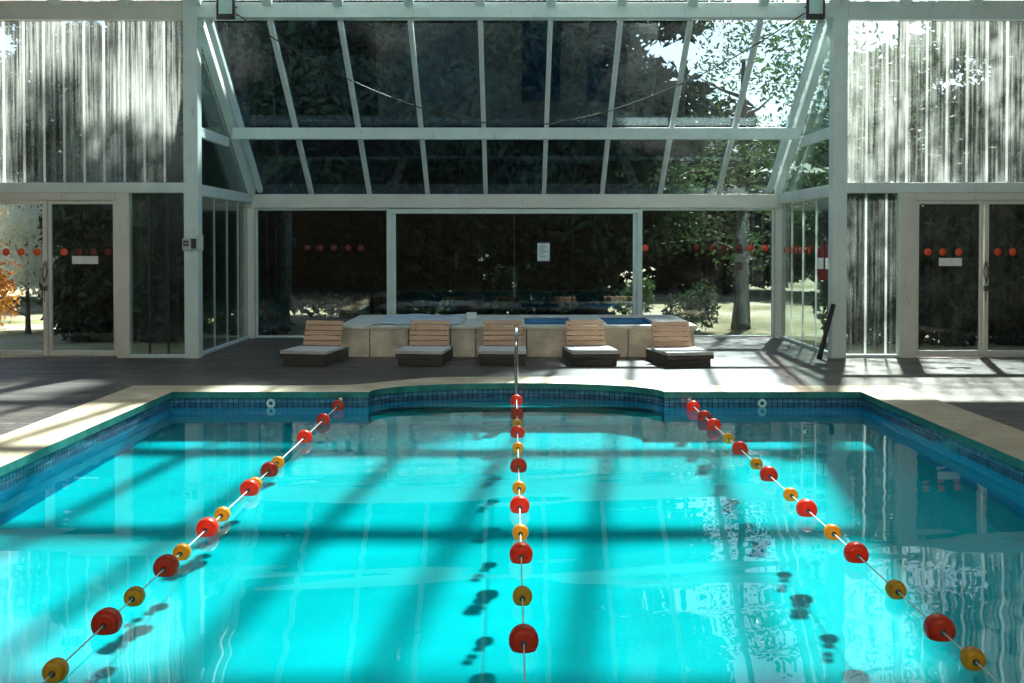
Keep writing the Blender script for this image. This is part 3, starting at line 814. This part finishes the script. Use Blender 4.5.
def tree_proto(h, rad, low, nleaf, size, seed, mat, nb=12, dens=.5):
    root = empty('tree')
    r = random.Random(seed); blobs = []
    for k in range(nb):
        t = (k+.5)/nb; z = low + (h-low)*t
        w = rad*(math.sin(PI*min(1, .18+.75*t))**.8); a = k*2.4
        blobs.append(((math.cos(a)*w*dens, math.sin(a)*w*dens, z), (w*.62, w*.62, (h-low)/nb*1.25)))
    trunk_mb(h*.85, .05+h*.016, seed, 10, low*.8, rad*.8).build('trunk', M['bark'], root)
    foliage(blobs, nleaf, size, seed, mat, 'crown', root)
    return root
def place(proto, first, x, y, rz, sc, label, group, cat='tree'):
    o = proto if first else copy_tree(proto)
    o.location = (x, y, -.06); o.rotation_euler = (0,0,rz); o.scale = (sc[0], sc[0], sc[1])
    tag(o, label, cat, group)
    return o
dense = tree_proto(11.5, 2.6, .1, 26000, .135, 11, M['leaf_dark'], nb=14)
spots = [(-3.4, 23.4, 0, (1,.86), 'dark evergreen tree behind the left back pane'),
 (-.9, 21.6, 1, (1,1.04), 'dark evergreen tree behind the pale blue tub cover'),
 (1.5, 21.8, 2, (1,1.06), 'dark evergreen tree behind the notice on the middle window'),
 (-4.3, 19.9, 4, (.85,.77), 'dark evergreen tree close behind the left corner of the bay'),
 (-7.0, 21.3, 3.1, (.72,.72), 'dark evergreen tree behind the left door leaf with the white plate'),
 (9.9, 20.8, 5.2, (.78,.98), 'dark evergreen tree close behind the right doors'),
 (-13.5, 32, .5, (1.1,.8), 'dark evergreen tree at the far end of the left garden')]
for i, (x, y, rz, sc, lb) in enumerate(spots): place(dense, i == 0, x, y, rz, sc, lb, 'dark evergreens behind the bay')
far = tree_proto(9.5, 3.4, .1, 16000, .22, 23, M['leaf_dark'])
for i, (x, lb, sz) in enumerate(((-9.5,'left garden',1),(-4,'left half of the bay roof',1),(1,'middle of the bay roof',1),(6.5,'right half of the bay roof',.62),(12,'right doors',.8),(17,'far right door leaf',.8))):
    place(far, i == 0, x, 34 + (i%2)*2, i*1.3, (1.2, sz), 'broad shadowy tree far off behind the %s' % lb, 'far trees at the end of the garden')
loose = tree_proto(9.6, 2.3, 2.0, 5200, .075, 37, M['leaf_mid'], nb=11, dens=.75)
place(loose, True, 6.6, 19.0, .6, (1.05, .84), 'loose leafy tree casting shadows on the upper right panel', 'loose trees near the glass')
place(loose, False, 10.0, 20.4, 2.4, (1.05, 1.1), 'loose leafy tree behind the far right door leaf', 'loose trees near the glass')
place(loose, False, 4.2, 20.4, 1.4, (.75, .62), 'loose leafy tree seen through the top right bay panes', 'loose trees near the glass')
for hx, hy, hwid, hh, lb in ((7.9, 17.3, 2.9, 2.5, 'dark hedge close outside the right doors'), (-6.3, 17.9, 1.1, 2.5, 'dark hedge close outside the left door leaf with the white plate')):
    hg = empty('hedge', (hx, hy, -.06)); tag(hg, lb, 'hedge', 'hedges outside the doors')
    nb_ = int(hwid*2)
    foliage([((-hwid+2*hwid*(q_+.5)/nb_, 0, hz_), (hwid/nb_*1.5, .75, hh*.32)) for q_ in range(nb_) for hz_ in (hh*.28, hh*.72)], int(7000*hwid), .11, int(hx*10), M['leaf_dark'], 'foliage', hg)
    for q_ in range(nb_): trunk_mb(hh*.8, .03, q_+3, 5, .2, .6).build('stem', M['bark'], hg, (-hwid+2*hwid*(q_+.5)/nb_, 0, 0))
bush = empty('blossom_bush', (-8.5, 19.2, -.06)); tag(bush, 'pale blossoming bush outside the left sliding door', 'bush')
foliage([((0,0,1.5),(.55,.5,.7)),((-.15,0,2.1),(.5,.5,.5)),((.15,.1,1.0),(.45,.4,.4))], 3400, .05, 5, M['blossom'], 'blossom', bush)
trunk_mb(1.9, .05, 3, 6, .3, .6).build('stem', M['bark'], bush)
ob = empty('autumn_bush', (-9.65, 20.5, -.06)); tag(ob, 'orange-leaved bush left of the blossoming bush', 'bush')
foliage([((0,0,.9),(.5,.4,.9)),((.1,0,1.8),(.4,.4,.5))], 1600, .06, 6, M['orange_leaf'], 'foliage', ob)
trunk_mb(1.5, .04, 4, 5, .3, .5).build('stem', M['bark'], ob)
for k, (x, y, lb) in enumerate(((3.15, 19.6, 'spiky green shrub outside the right back pane'), (2.6, 24.0, 'low shrub on sunny gravel behind the rightmost lounger'))):
    sb = empty('shrub', (x, y, -.06)); tag(sb, lb, 'shrub', 'shrubs behind the back windows')
    foliage([((0,0,.35),(.5,.45,.4)),((.2,0,.6),(.3,.3,.35))], 900, .06, 60+k, M['leaf_mid'], 'foliage', sb)
    trunk_mb(.7, .03, 9+k, 5, .1, .5).build('stem', M['bark'], sb)

# ------------------------------------------------------------------ light
sd = Vector((-.28, -.90, -1.0))
sun = bpy.data.lights.new('sun', 'SUN'); so_ = bpy.data.objects.new('sun', sun); C.objects.link(so_)
sun.energy = 17; sun.angle = math.radians(1.6); sun.color = (1, .95, .87)
so_.rotation_euler = sd.to_track_quat('-Z', 'Y').to_euler(); so_.location = (4, 30, 30)
try: sun.cycles.is_caustics_light = True
except Exception as e: print('caustics light', e)
for o in S.objects:
    if o.type == 'MESH' and o.name.split('.')[0] in ('basin', 'step', 'tile_band', 'float', 'rail_tube') :
        o.cycles.is_caustics_receiver = True
wd = bpy.data.worlds.new('sky'); S.world = wd; wd.use_nodes = True
nt_ = wd.node_tree; nt_.nodes.clear()
sk = nt_.nodes.new('ShaderNodeTexSky'); sk.sky_type = 'NISHITA'; sk.sun_disc = False
sk.sun_elevation = math.radians(46.7); sk.sun_rotation = math.radians(17); sk.dust_density = 1.5; sk.ozone_density = 2
bg = nt_.nodes.new('ShaderNodeBackground'); bg.inputs['Strength'].default_value = .16
wo = nt_.nodes.new('ShaderNodeOutputWorld')
nt_.links.new(sk.outputs[0], bg.inputs[0]); nt_.links.new(bg.outputs[0], wo.inputs[0])

# ------------------------------------------------------------------ view
vs_ = S.view_settings; vs_.view_transform = 'Standard'; vs_.look = 'None'; vs_.gamma = 1; vs_.use_curve_mapping = False
vs_.exposure = 0.38
S.cycles.transparent_max_bounces = 40; S.cycles.max_bounces = 12; S.cycles.diffuse_bounces = 4; S.cycles.transmission_bounces = 8
S.cycles.sample_clamp_indirect = 4; S.cycles.blur_glossy = .5
S.cycles.caustics_reflective = True; S.cycles.caustics_refractive = True
